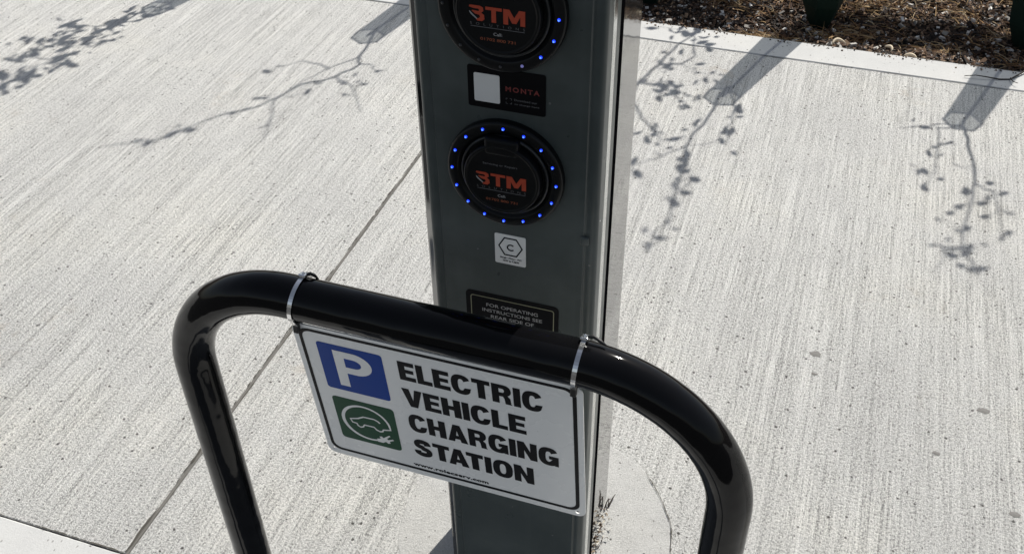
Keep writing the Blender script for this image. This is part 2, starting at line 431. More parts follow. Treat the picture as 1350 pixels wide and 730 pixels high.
# planting bed: soil surface that dips below the kerb, with bumps
def bed_z(x, y):
    d = y - YK1
    z = -.028 - .060*min(1, max(0, d)/.22) if d < .5 else -.088 + .05*min(1, (d-.5)/1.2)
    z += .020*mnoise.noise(Vector((x*5, y*5, 0))) + .012*mnoise.noise(Vector((x*17, y*17, 4))) + .006*mnoise.noise(Vector((x*45, y*45, 8)))
    return min(z, -.004) if d < .08 else z
bm = bmesh.new(); xs = [-6] + [-3.2 + .02*i for i in range(0, 250)] + [4, 8, 60]; xs = [-60] + xs
ys = [YK1-.002 + .018*i for i in range(0, 60)] + [3.6, 4.2, 5, 7]
grid = [[bm.verts.new((x, y, bed_z(x, y) if y < 5 else -.04)) for x in xs] for y in ys]
for r0, r1 in zip(grid, grid[1:]):
    for i in range(len(xs)-1): bm.faces.new((r0[i], r0[i+1], r1[i+1], r1[i]))
struct(from_bm('planting_bed', bm, M['soil'], smooth=True))

def rnd_rot():
    return Matrix.Rotation(random.uniform(0, 2*PI), 3, 'Z') @ Matrix.Rotation(random.gauss(0, .45), 3, 'X') @ Matrix.Rotation(random.gauss(0, .45), 3, 'Y')
def chips(name, count, region, size, m, flat=.25, lift=.004, dens=None):
    vs, fs = [], []
    for _ in range(count):
        while True:
            x = random.uniform(*region[0]); y = region[1][0] + (region[1][1]-region[1][0])*random.random()
            if dens is None or random.random() < dens(x, y): break
        a = size*random.uniform(.4, 1.7); b = a*random.uniform(.22, .6); c = a*flat*random.uniform(.4, 1)
        R_ = rnd_rot(); o = Vector((x, y, bed_z(x, y) + lift*random.random()))
        k = len(vs)
        jit = lambda: random.uniform(.65, 1.15)
        for sz in (-1, 1):
            for sx, sy in ((-1,-1),(1,-1),(1,1),(-1,1)):
                vs.append(o + R_ @ Vector((sx*a*jit()/2, sy*b*jit()/2, sz*c*jit()/2)))
        fs += [(k+3,k+2,k+1,k), (k+4,k+5,k+6,k+7), (k,k+1,k+5,k+4), (k+1,k+2,k+6,k+5), (k+2,k+3,k+7,k+6), (k+3,k,k+4,k+7)]
    me = bpy.data.meshes.new(name); me.from_pydata(vs, [], fs); me.update()
    return struct(link(name, me, m), 'stuff')
RG = ((-.6, 1.5), (YK1-.004, 3.1))
chips('bark_mulch', 20000, RG, .013, M['mulch'], .3, .008)
chips('bark_mulch', 9000, ((-3, 3.4), (YK1+.01, 3.6)), .018, M['mulch'], .3, .010)
chips('gravel', 900, RG, .014, M['stone'], .7, .012)
chips('gravel', 2600, RG, .006, M['stone'], .7, .010)
# crumbs of soil and bark spilled on the kerb
vs, fs = [], []
for _ in range(420):
    x = random.uniform(-.6, 1.4); y = YK1 - abs(random.gauss(0, .012)) - .001; a = random.uniform(.001, .0042)
    if mnoise.noise(Vector((x*7, 0, 2))) < -.05 and random.random() < .8: continue
    R_ = rnd_rot(); k = len(vs)
    vs += [Vector((x, y, .001+a*.4)) + R_ @ Vector(v_)*a*random.uniform(.6, 1.2) for v_ in ((1,0,0),(-1,0,0),(0,1,0),(0,-1,0),(0,0,.6),(0,0,-.6))]
    fs += [(k,k+2,k+4),(k+2,k+1,k+4),(k+1,k+3,k+4),(k+3,k,k+4),(k+2,k,k+5),(k+1,k+2,k+5),(k+3,k+1,k+5),(k,k+3,k+5)]
me = bpy.data.meshes.new('soil_crumbs'); me.from_pydata(vs, [], fs); me.update()
struct(link('soil_crumbs', me, M['mulch']), 'stuff')
# dry grass and straw strands
vs, fs = [], []
spots = [(random.uniform(.25, 1.1), random.uniform(2.35, 3.0)) for _ in range(60)] + [(random.gauss(.11, .05), random.gauss(2.235, .015)) for _ in range(9)] + [(random.gauss(.05, .12), random.gauss(2.62, .06)) for _ in range(10)] + [(random.gauss(.27, .1), random.gauss(2.68, .06)) for _ in range(12)]
for sx, sy in spots:
    for _ in range(34 if sy < 2.3 else 26):
        a = random.uniform(0, 2*PI); L = random.uniform(.02, .09); x = sx + random.gauss(0, .035); y = max(sy + random.gauss(0, .022), YK1-.002)
        p = Vector((x, y, bed_z(x, y)+.004)); d = Vector((math.cos(a), math.sin(a)*.6, random.uniform(-.1, .5))).normalized()
        w = random.uniform(.0008, .0018); sd = d.cross(Vector((0,0,1))).normalized()*w; k = len(vs); bend = Vector((random.gauss(0,.3), random.gauss(0,.3), -.6))
        for j in range(4):
            q = p + d*L*j/3 + bend*L*.5*(j/3)**2 + Vector((0,0,.006))
            q.z = max(q.z, bed_z(q.x, max(q.y, YK1))+.002)
            ww = 1-.25*j; vs += [q - sd*ww, q + sd*ww + Vector((0,0,w))]
        for j in range(3): fs.append((k+2*j, k+2*j+1, k+2*j+3, k+2*j+2))
me = bpy.data.meshes.new('dry_grass'); me.from_pydata(vs, [], fs); me.update()
struct(link('dry_grass', me, M['straw']), 'stuff')

# pale wood shavings lying at the edge of the bed
for (x, y, a, L, bend), lab in zip(((.311, 2.232, .5, .045, .016), (.457, 2.243, -.9, .034, .010), (.524, 2.208, -.2, .040, .009)),
        ('curled pale wood shaving on the mulch nearest the left tree guard', 'short pale wood shaving on the mulch, middle one along the kerb', 'flat pale wood shaving at the kerb edge, right of the other two')):
    bm = bmesh.new(); pts = []
    for k in range(9):
        s = (k/8-.5); px = s*L; py = bend*(1-4*s*s)
        pts.append((x + px*math.cos(a) - py*math.sin(a), y + px*math.sin(a) + py*math.cos(a), max(bed_z(x, max(y, YK1)), -.03) + .018 + bend*.5*(1-4*s*s)))
    tube_bm(bm, pts, [.0015, .0035, .0045, .005, .005, .0048, .004, .003, .0012], 6)
    tag(from_bm('wood_shaving', bm, M['shaving'], smooth=True), lab, 'wood shaving', 'pale wood shavings along the kerb')

# dead twig over the far kerb
tw = [(.675, 2.100), (.705, 2.106), (.735, 2.108), (.770, 2.114), (.800, 2.124), (.822, 2.150), (.846, 2.185), (.875, 2.21)]
bm = bmesh.new(); tube_bm(bm, [(x, y, .006 + .004*math.sin(i*1.3)) for i, (x, y) in enumerate(tw)], [.0010, .0014, .0017, .0020, .0022, .0024, .0025, .0026], 6)
tube_bm(bm, [(.800, 2.124, .007), (.806, 2.100, .009), (.818, 2.090, .011)], [.0018, .0013, .0008], 6)
tag(from_bm('twig', bm, M['twig'], smooth=True), 'thin black forked twig lying across the far kerb', 'twig')

# flattened gum spots on the paving
gs = [(.388, .795, .010, 'dark oval gum spot on the paving, highest on the right side'), (.391, .736, .005, 'small gum spot on the paving just below the oval one'),
      (.712, .735, .0095, 'round gum spot near the right edge of the paving'), (.627, .595, .006, 'small gum spot between the round one and the tube bend'), (.761, .492, .008, 'lowest gum spot, by the lower right of the paving')]
for i, (x, y, r, lab) in enumerate(gs):
    bm = bmesh.new(); c = bm.verts.new((x, y, .0012)); n = 26; rr = []
    for k in range(n):
        a = 2*PI*k/n; q = r*(1 + .45*mnoise.noise(Vector((math.cos(a)*1.6, math.sin(a)*1.6, i*7.))) + .2*mnoise.noise(Vector((math.cos(a)*5, math.sin(a)*5, i*3.))))
        rr.append(bm.verts.new((x + q*math.cos(a)*1.25, y + q*math.sin(a)*.75, .0006)))
    for k in range(n): bm.faces.new((c, rr[k], rr[(k+1) % n]))
    tag(from_bm('gum_spot', bm, M['gum']), lab, 'gum spot', 'flattened gum spots on the paving')

# ------------------------------------------------------------------ charging pillar
TOP = 1.40
pil = thing('charging_pillar', 'tall grey electric charging pillar with two round black sockets behind the hoop', 'charging pillar', (0, .15, 0))
def extrude_z(prof, z0, z1):
    bm = bmesh.new(); a = [bm.verts.new((x, y, z0)) for x, y in prof]; b = [bm.verts.new((x, y, z1)) for x, y in prof]; n = len(prof)
    bm.faces.new(a[::-1]); bm.faces.new(b)
    for k in range(n): bm.faces.new((a[k], a[(k+1) % n], b[(k+1) % n], b[k]))
    return bm
def arc(cx, cy, r, a0, a1, n=8): return [(cx + r*math.cos(math.radians(a0+(a1-a0)*k/n)), cy + r*math.sin(math.radians(a0+(a1-a0)*k/n))) for k in range(n+1)]
XL, XR = -.0924, .1010
prof = [(XL, .054), (XL, .006)] + arc(XL+.006, .006, .006, 180, 268, 6) + [(XL+.0115, .0004), (XL+.0125, .0010), (XL+.0140, .0010), (XL+.0150, 0.)]
prof += [(XR-.0160, 0.), (XR-.0148, -.0005), (XR-.0135, .0010), (XR-.0120, .0012), (XR-.0110, .0006)] + arc(XR-.006, .0066, .006, 272, 360, 6) + [(XR, .0215), (XR-.004, .0218), (XR-.004, .0368), (XR-.0004, .0370), (XR-.0004, .054)]
bm = extrude_z(prof, .003, TOP)
fc = from_bm('front_cover', bm, M['grey'], pil)
fc.data.shade_smooth() if hasattr(fc.data, 'shade_smooth') else None
md = fc.modifiers.new('es', 'EDGE_SPLIT'); md.split_angle = math.radians(35)
box('edge_trim', (XR-.0039, XR+.0004, .0222, .0365, .003, TOP-.001), M['trim'], pil, .0008)
box('gasket', (XL+.003, XR-.0003, .0543, .0690, .003, TOP-.002), M['rubber'], pil)
box('body', (-.130, .0710, .0703, .3050, .003, TOP), M['steel'], pil, bev=.003)
box('top_cap', (-.133, XR+.002, -.003, .309, TOP+.0005, TOP+.022), M['grey'], pil, bev=.006)
FF = Frame((0, 0, 0), (1, 0, 0), (0, 0, 1))     # front face; n = -y
# small fixings on the folded edge
for x, y, z, r in ((XR-.004, .0035, .914, .0018), (XR-.001, .010, .834, .0016)):
    bm = bmesh.new(); bmesh.ops.create_uvsphere(bm, u_segments=12, v_segments=8, radius=r)
    for v in bm.verts: v.co += Vector((x, y, z))
    from_bm('screw', bm, M['tie'], pil, True)
bm = bmesh.new(); bm_box(bm, XR-.0185, XR-.0085, -.0022, .0012, .806, .817, bev=.0018, seg=3)
from_bm('latch', bm, M['grey'], pil, True)

def make_socket(cz, states):
    bm = bmesh.new()
    prof = [(.0, -.004), (.0405, -.004), (.0445, -.0035), (.0495, -.0045), (.0515, -.0078), (.0530, -.0086), (.0610, -.0086), (.0628, -.0078), (.0637, -.0058), (.0640, .0002)]
    lathe_y(bm, prof, .0005, cz)
    s = from_bm('socket', bm, M['socket'], pil, True)
    # inner well ring, a little lighter
    bm = bmesh.new(); lathe_y(bm, [(.0440, -.0040), (.0446, -.0070), (.0460, -.0078), (.0476, -.0076), (.0484, -.0050)], .0005, cz)
    from_bm('inner_ring', bm, M['socket_in'], s, True)
    for k in range(16):
        a = .0115 + k*PI/8; x = .0572*math.sin(a); z = cz + .0572*math.cos(a)
        st = states[k]
        bm = bmesh.new(); bmesh.ops.create_uvsphere(bm, u_segments=12, v_segments=8, radius=.0016)
        for v in bm.verts: v.co = Vector((v.co.x+x, v.co.y*.7-.0088, v.co.z+z))
        from_bm('led', bm, M['led_on' if st == 2 else 'led_dim' if st == 1 else 'led_off'], s, True)
        if st == 2:
            bm = bmesh.new(); bmesh.ops.create_uvsphere(bm, u_segments=8, v_segments=6, radius=.0009)
            for v in bm.verts: v.co = Vector((v.co.x+x, v.co.y-.0100, v.co.z+z))
            from_bm('led_core', bm, M['led_core'], s, True)
    bm = bmesh.new()
    lathe_y(bm, [(.0415, -.0038), (.0418, -.0135), (.0412, -.0156), (.0398, -.0164), (.0385, -.0160), (.0378, -.0153), (.0372, -.0152), (0, -.0152)], 0, cz)
    from_bm('lid', bm, M['lid'], s, True)
    # hinge bridge above the lid
    bm = bmesh.new(); bm_box(bm, -.0185, .0185, -.0160, -.0042, cz+.0280, cz+.0480, bev=.0040, seg=4)
    from_bm('hinge', bm, M['lid'], s, True)
    # printing on the lid
    L = .0153
    text('small_lettering', 'Servicing or Repairs', -.0200, .0175, cz+.0157, cz+.0188, FF, L, M['dim_txt'], s, .01)
    logo(cz, s, L)
    text('small_lettering', 'SOLUTIONS', -.0275, .0265, cz-.0134, cz-.0108, FF, L, M['dim_txt'], s, 0, 2.6)
    plate('underline', [[(-.027, cz-.0151), (.0262, cz-.0151), (.0262, cz-.0145), (-.027, cz-.0145)]], FF, L-.0001, .0002, M['dim_txt'], s)
    text('small_lettering', 'Call:', -.0045, .0042, cz-.0222, cz-.0190, FF, L, M['grey_txt'], s, .01)
    text('phone_number', '01702 800 731', -.0178, .0172, cz-.0282, cz-.0252, FF, L, M['brown_or'], s, .015)
    return s
def logo(cz, s, L):
    z0, z1 = cz-.0090, cz+.0060; H = z1-z0; con = []
    def P(l, x, w): return [(x + px*w, z0 + pz*H) for px, pz in l]
    # wide B cut open on its left, T and M
    con.append(P([(.04,1),(.72,1),(.92,.90),(.94,.68),(.80,.55),(.98,.42),(1.0,.14),(.84,0),(.52,0),(.42,.14),(.62,.17),(.72,.27),(.66,.40),(.40,.44),(.16,.62),(.20,.66),(.62,.63),(.68,.72),(.60,.80),(.26,.80),(.0,.88)], -.0280, .0150))
    con.append(P([(.0,1),(1,1),(1,.80),(.64,.80),(.64,0),(.36,0),(.36,.80),(0,.80)], -.0118, .0160))
    con.append(P([(0,0),(0,1),(.28,1),(.5,.48),(.72,1),(1,1),(1,0),(.78,0),(.78,.60),(.60,.12),(.40,.12),(.22,.60),(.22,0)], .0056, .0212))
    plate('lettering', con, FF, L-.0001, .0002, M['orange'], s)
    plate('logo_stroke', [P([(.0,.56),(.10,.40),(.48,.10),(.52,.16),(.22,.42),(.02,.62)], -.0280, .0150)], FF, L, .0002, M['grey_txt'], s)
make_socket(.8815, [2]*16)
make_socket(1.0655, [0,0,0,0,2,2,2,1,0,0,0,0,0,0,0,0])

# stickers
st = plate('sticker', [rrect(-.0385, .0428, .9553, 1.0015, .0025)], FF, .0001, .0004, M['sticker_k'], pil, 'black sticker with a white square and dull red lettering')
plate('white_panel', [rrect(-.0318, -.0048, .9622, .9936, .0018)], FF, .0006, .0002, M['sticker_w'], st)
text('lettering', 'MONTA', .0012, .0365, .9777, .9833, FF, .0006, M['darkred'], st, .03, 1.35)
text('small_lettering', 'Download our', .0102, .0340, .9682, .9705, FF, .0006, M['dim_txt'], st, .01)
text('small_lettering', 'to charge here', .0102, .0362, .9634, .9657, FF, .0006, M['dim_txt'], st, .01)
br = []
for sx, sz in ((0,0),(1,0),(1,1),(0,1)):
    x, z = .0014+.0062*sx, .9640+.0062*sz; dx, dz = (1 if sx == 0 else -1), (1 if sz == 0 else -1)
    br.append([(x, z), (x+dx*.0020, z), (x+dx*.0020, z+dz*.0004), (x+dx*.0004, z+dz*.0004), (x+dx*.0004, z+dz*.0020), (x, z+dz*.0020)])
plate('scan_mark', br, FF, .0006, .0002, M['dim_txt'], st)
st = plate('sticker', [rrect(-.0148, .0213, .7578, .7992, .0020)], FF, .0001, .0004, M['sticker_w'], pil, 'white sticker with a black hexagon and letter C')
hx = [(-.0108, .7827), (-.0038, .7952), (.0109, .7952), (.0180, .7827), (.0109, .7702), (-.0038, .7702)]
cxh, czh = .0036, .7827
plate('hexagon', [hx, [(cxh+(x-cxh)*.885, czh+(z-czh)*.87) for x, z in hx]], FF, .0006, .0002, M['black_print'], st)
plate('lettering', [ribbon(sarc(.0040, .7820, .0040, .0038, 42, 318, 20, 2.), .0016)], FF, .0006, .0002, M['black_print'], st)
text('small_lettering', 'Single Phase AC', -.0090, .0165, .7650, .7677, FF, .0006, M['black_print'], st, .05)
text('small_lettering', '7kW to 7.4kW', -.0058, .0138, .7612, .7639, FF, .0006, M['black_print'], st, .05)
st = plate('sticker', [rrect(-.0528, .0605, .6450, .7083, .0060)], FF, .0001, .0005, M['sticker_k'], pil, 'black instruction sticker with a thin pale border')
plate('border', [rrect(-.0470, .0552, .6510, .7022, .0035), rrect(-.0460, .0542, .6520, .7012, .0028)], FF, .0007, .0002, M['pale_gold'], st)
text('lettering', 'FOR OPERATING', -.0276, .0357, .6880, .6930, FF, .0007, M['grey_txt'], st, .008)
text('lettering', 'INSTRUCTIONS SEE', -.0328, .0410, .6795, .6845, FF, .0007, M['grey_txt'], st, .008)
text('lettering', 'REAR SIDE OF', -.0224, .0310, .6708, .6758, FF, .0007, M['grey_txt'], st, .008)

# leaf litter caught against the pillar side
vs, fs = [], []
for i in range(230):
    y = random.triangular(.09, .30, .10); x = .0735 + abs(random.gauss(0, .0075)); zz = .004 + random.random()*.010*max(.2, 1-(x-.0735)*60)
    L = random.uniform(.003, .010); W = L*random.uniform(.2, .55); R_ = rnd_rot(); k = len(vs)
    for j in range(4):
        s = j/3; w = W*math.sin(PI*(.12+.76*s)); vs += [Vector((x, y, zz)) + R_ @ Vector((L*(s-.5), sg*w/2, .004*math.sin(PI*s) + abs(sg)*.001)) for sg in (-1, 1)]
    for j in range(3): fs.append((k+2*j, k+2*j+1, k+2*j+3, k+2*j+2))
for v in vs: v.z = min(max(v.z, .0030), .0085); v.x = max(v.x, .0715)
me = bpy.data.meshes.new('leaf_litter'); me.from_pydata(vs, [], fs); me.update()
struct(link('leaf_litter', me, M['litter']), 'stuff')
bm = bmesh.new()
tube_bm(bm, [(.0735, .278, .004), (.0748, .289, .009), (.0765, .297, .011), (.0782, .290, .008), (.0785, .281, .004)], [.0007, .0011, .0012, .0010, .0006], 6)
tube_bm(bm, [(.0790, .282, .004), (.0805, .292, .005), (.0825, .303, .007), (.0850, .311, .009)], [.0014, .0016, .0011, .0006], 6)
tag(from_bm('dead_stalk', bm, M['twig'], smooth=True), 'curled black dead stalk on the litter at the foot of the pillar', 'stalk')

# ------------------------------------------------------------------ hoop barrier
d, r, xl, xr, zb, bl, brr, yaw, lean, roll = .1374, .02415, -.3463, .2887, .7756, .1483, .1686, -.0027, .008, -.0019
def hw(x, z):
    x2 = x*math.cos(roll)-z*math.sin(roll); z2 = x*math.sin(roll)+z*math.cos(roll)
    return Vector((x2*math.cos(yaw)-z2*math.sin(lean)*math.sin(yaw), -d+x2*math.sin(yaw)-z2*math.sin(lean)*math.cos(yaw), z2*math.cos(lean)))
P = [(xl, -.02 + (zb-bl+.02)*k/8) for k in range(9)]
P += [(xl+bl-bl*math.cos(a), zb-bl+bl*math.sin(a)) for a in [PI/2*k/26 for k in range(1, 27)]]
P += [(xl+bl + (xr-brr-xl-bl)*k/8, zb) for k in range(1, 8)]
P += [(xr-brr+brr*math.sin(a), zb-brr+brr*math.cos(a)) for a in [PI/2*k/26 for k in range(0, 27)]]
P += [(xr, (zb-brr)*(1-k/8) - .02*k/8) for k in range(1, 9)]
bm = bmesh.new(); tube_bm(bm, [hw(*p) for p in P], r, 40)
tag(from_bm('hoop_barrier', bm, M['black_gloss'], smooth=True), 'glossy black bent tube hoop barrier standing in front of the charging pillar', 'hoop barrier')

# ------------------------------------------------------------------ sign hanging on the hoop
SO = Vector((-.19437147, -.15247565, .74795462)); EX = Vector((.99965972, -.01548771, .02099006)); UP = Vector((-.0222593, -.08692971, .99596574))
UP = (UP - EX*UP.dot(EX)).normalized()
SF = Frame(SO, EX, UP)     # plane coords: u right from 0 to .326, w down as negatives
W, H = .3260, .2293
mm = .001
sign = thing('hanging_sign', 'white electric vehicle charging sign with blue P hung from the black hoop by steel ties', 'sign', SO + EX*W/2 - UP*H)
def D(l): return [(u*mm, -v*mm) for u, v in l]
def rr_(u0, u1, v0, v1, rad): return rrect(u0*mm, u1*mm, -v1*mm, -v0*mm, rad*mm)
holes = [(8.2, 7.4), (317.2, 7.0), (8.4, 220.4), (316.8, 222.0)]
plate('plate', [rr_(0, 326, 0, 229.3, 10.5)] + [circ(u*mm, -v*mm, .0026, 16) for u, v in holes], SF, -.0016, .0016, M['sign_white'], sign)
bordr = plate('border', [rr_(6.4, 319.4, 4.6, 220.0, 13), rr_(10.5, 315.0, 8.7, 215.9, 10.3)], SF, .0001, .0002, M['black_print'], sign)
pk = plate('parking_symbol', [rr_(25.3, 103.4, 22.0, 98.4, 4.0)], SF, .0001, .0002, M['blue'], sign, 'blue square with a white capital P')
pP = [(43.5,89.0),(43.5,30.6),(67,30.6)] + [(67+21.2*math.cos(math.radians(a)), 48.2-17.6*math.sin(math.radians(a))) for a in range(84, -91, -8)] + [(55.7,65.8),(55.7,89.0)]
pH = [(55.7,41.0),(66,41.0)] + [(66+9.6*math.cos(math.radians(a)), 48.3-7.3*math.sin(math.radians(a))) for a in range(80, -91, -10)] + [(55.7,55.6)]
plate('letter', [D(pP), D(pH)], SF, .0004, .0002, M['sign_white'], pk)
gk = plate('car_symbol', [rr_(26.2, 103.4, 113.2, 190.3, 5.0)], SF, .0001, .0002, M['green'], sign, 'green square with a white line drawing of a car and plug')
cc = [(64.3 + 29.8*math.cos(math.radians(a)), 151.6 - 29.8*math.sin(math.radians(a))) for a in range(-72, -354, -6)]
car = [(94.3,153.6),(84.6,156.4),(83.2,160.0),(79.6,161.4),(75.6,159.6),(72.9,155.6),(60.4,155.8),(58.4,160.2),(54.6,162.0),(51.6,160.0),(50.6,156.2),(45.4,155.6),(43.4,149.9),(54.0,146.0),(61.6,140.9),(75.2,140.3),(79.4,142.4),(82.0,145.4)]
full = cc[::-1][::-1] + car
wd = [3.0*mm]*len(full)
for i, a in enumerate(range(-72, -354, -6)): wd[i] = (2.6 + 1.6*max(0, math.cos(math.radians(a+180))))*mm
for i in range(len(cc), len(full)): wd[i] = 2.1*mm
plate('car_outline', [ribbon(D(full), wd)], SF, .0004, .0002, M['sign_white'], gk)
plate('plug', [D([(73.5,176.4),(78.5,174.6),(77.4,171.2),(80.2,170.0),(82.4,172.4),(90.6,164.6),(92.0,166.2),(86.6,172.0),(88.2,174.0),(94.6,170.6),(95.6,172.6),(89.4,176.4),(90.2,179.6),(87.2,181.2),(84.6,178.6),(80.2,182.0),(73.6,181.8)])], SF, .00062, .0002, M['sign_white'], gk)
for s, u0, u1, v0, v1 in (('ELECTRIC', 121.2, 282.4, 24.0, 54.0), ('VEHICLE', 119.8, 262.4, 68.6, 98.6), ('CHARGING', 120.6, 297.0, 112.9, 143.2), ('STATION', 120.8, 266.8, 158.4, 189.0)):
    letters('lettering', s, u0*mm, u1*mm, -v1*mm, -v0*mm, SF, .0001, M['black_print'], sign)
text('small_lettering', 'www.rolecserv.com', .1150, .2097, -.2124, -.2062, SF, .0002, M['black_print'], sign, .045, 1.08)

# steel cable ties around the bar
def tie(u, v, xtop, lab, tail):
    hole = SO + EX*(u*mm) - UP*(v*mm)
    ax = hw(hole.x, zb); R0 = r + .0012
    th = thing('cable_tie', lab, 'cable tie', (ax.x, ax.y, ax.z), 'steel cable ties holding the sign')
    c = Vector((ax.y, ax.z)); hp = Vector((hole.y-.0012, hole.z)) - c; Lh = hp.length; ah = math.atan2(hp.y, hp.x)
    # tangent point on the front of the bar seen from the hole
    da = math.acos(R0/Lh); at = ah - da      # front side (towards -y)
    pts = [hp]; nst = 40
    a_start = at; total = 2*PI - 2*da
    for k in range(nst+1):
        a = a_start - total*k/nst; pts.append(Vector((math.cos(a)*R0, math.sin(a)*R0)))
    pts.append(Vector((hole.y+.0022, hole.z)) - c)
    bm = bmesh.new(); prev = None
    for i, q in enumerate(pts):
        a = pts[max(i-1, 0)]; b = pts[min(i+1, len(pts)-1)]; dd = (b-a).normalized(); nn = Vector((-dd.y, dd.x))
        if nn.dot(q) < 0: nn = -nn
        s = (q.y + R0)/(2*R0); xo = hole.x + (xtop)*max(0, min(1, s))
        wv = .0024
        ring = [Vector((xo+sx*wv, c.x+q.x+nn.x*h_, c.y+q.y+nn.y*h_)) for sx, h_ in ((-1, 0), (-1, .0005), (1, .0005), (1, 0))]
        ring = [bm.verts.new(v_) for v_ in ring]
        if prev:
            for k in range(4): bm.faces.new((prev[k], prev[(k+1) % 4], ring[(k+1) % 4], ring[k]))
        prev = ring
    from_bm('strap', bm, M['tie'], th)
    tp = Vector((hole.x+xtop, c.x, c.y)); a = math.radians(66)
    bm = bmesh.new(); bm_box(bm, -.0042, .0042, -.0045, .0045, 0, .0040, bev=.0012, seg=2)
    bmesh.ops.create_uvsphere(bm, u_segments=10, v_segments=8, radius=.0016, matrix=Matrix.Translation((0, 0, .0042)))
    Rm = Matrix.Rotation(math.radians(-18), 4, 'X')
    bm.transform(Matrix.Translation(tp) @ Rm @ Matrix.Translation((0, 0, R0+.0004)))
    from_bm('buckle', bm, M['tie'], th)
    bm = bmesh.new()
    tube_bm(bm, [tuple(tp + Rm.to_3x3() @ Vector(q)) for q in tail], [.0016, .0020, .0018, .0010], 8)
    from_bm('tail', bm, M['tie_end'], th, True)
    bm = bmesh.new(); bm_box(bm, -.0031, .0031, -.0058, .0002, -.0030, .0120, bev=.0010, seg=2)
    bm.transform(Matrix.Translation(hole + SF.n*.0006) @ Matrix.Rotation(math.radians(-6), 4, 'X'))
    from_bm('end_sleeve', bm, M['tie_end'], th)
rr0 = r + .002
tie(8.2, 7.4, .0065, 'shiny steel cable tie round the bar at the left top corner of the sign', [(.002, .0, rr0+.002), (.006, .004, rr0+.003), (.009, .009, rr0-.001), (.010, .014, rr0-.006)])
tie(317.2, 7.0, .0030, 'shiny steel cable tie round the bar at the right top corner of the sign', [(.003, .0, rr0+.003), (.009, .001, rr0+.004), (.016, .0, rr0+.001), (.022, -.002, rr0-.001)])

# ------------------------------------------------------------------ tree guards and saplings
SX, SY = .243, .867          # horizontal run of the light per metre of height
ZB = -.10; ZT = .74
def guard(bx, by, tx, ty, lab, twist):
    g = thing('tree_guard', lab, 'tree guard', (bx, by, ZB), 'dark green tree guards in the planting bed')
    bm = bmesh.new(); rings = []
    for z, rad in ((0, .024), (.04, .042), (.10, .064), (.18, .072), (.34, .067), (.60, .058), (.80, .053), (ZT-ZB, .0515)):
        f = z/(ZT-ZB); cx, cy = (tx-bx)*f, (ty-by)*f
        rings.append([bm.verts.new((bx+cx+rad*math.cos(PI/3*k+twist), by+cy+rad*math.sin(PI/3*k+twist), ZB+z)) for k in range(6)])
    for a, b in zip(rings, rings[1:]):
        for k in range(6): bm.faces.new((a[k], a[(k+1) % 6], b[(k+1) % 6], b[k]))
    from_bm('sleeve', bm, M['guard'], g)
    bm = bmesh.new(); prev = None           # opaque collar round the foot of the sleeve
    for z, rad in ((0, .027), (.04, .0445), (.10, .0665), (.18, .0745), (.25, .0725)):
        f = z/(ZT-ZB); cx, cy = (tx-bx)*f, (ty-by)*f
        q = [bm.verts.new((bx+cx+rad*math.cos(PI/3*k+twist), by+cy+rad*math.sin(PI/3*k+twist), ZB+z)) for k in range(6)]
        if prev:
            for k in range(6): bm.faces.new((prev[k], prev[(k+1) % 6], q[(k+1) % 6], q[k]))
        prev = q
    from_bm('collar', bm, M['collar'], g)
    bm = bmesh.new()      # rolled rim
    top = [v for v in [Vector((tx+.0515*math.cos(PI/3*k+twist), ty+.0515*math.sin(PI/3*k+twist), ZT)) for k in range(6)]]
    tube_bm(bm, top + [top[0]], .0036, 6, False)
    from_bm('rim', bm, M['socket_in'], g)
GD = [(.239, 2.507, .203, 2.421, 'narrow dark green tree guard in the bed, directly right of the pillar'),
      (.880, 2.530, .851, 2.486, 'dark green tree guard cut by the right edge of the photo'),
      (-1.00, 2.480, -.922, 2.464, 'tree guard whose shadow tip falls just left of the pillar top'),
      (-1.68, 2.500, -1.681, 2.440, 'tree guard whose shadow only just enters at the upper left'),
      (-.340, 2.500, -.360, 2.440, 'tree guard in the bed straight behind the pillar')]
for i, (bx, by, tx, ty, lab) in enumerate(GD): guard(bx, by, tx, ty, lab, [.3, .05, .5, .2, .1][i])

def leaf(bm, p, L, W, R_):
    o = Vector(p); pts = []
    prof = ((0, .08), (.25, .8), (.5, 1.), (.78, .62), (1, .02))
    rows = []
    for s, w in prof:
        c = Vector((L*s, 0, -.18*L*s*s)); e = W*w/2
        rows.append([bm.verts.new(o + R_ @ (c + Vector((0, -e, e*.35)))), bm.verts.new(o + R_ @ c), bm.verts.new(o + R_ @ (c + Vector((0, e, e*.35))))])
    for a, b in zip(rows, rows[1:]):
        for k in (0, 1): bm.faces.new((a[k], a[k+1], b[k+1], b[k]))
def lift(pts, h0, rise=.8):
    out = []; acc = 0; last = None
    for g_ in pts:
        if last: acc += math.dist(g_, last)
        h = h0 + acc*rise; out.append(Vector((g_[0] + h*SX, g_[1] + h*SY, h))); last = g_
    return out
def wob(pts, amt=.004):
    out = []
    for a, b in zip(pts, pts[1:]):
        for k in range(3):
            q = a.lerp(b, k/3) + Vector([random.gauss(0, amt) for _ in range(3)]); out.append(q)
    out.append(pts[-1]); return out
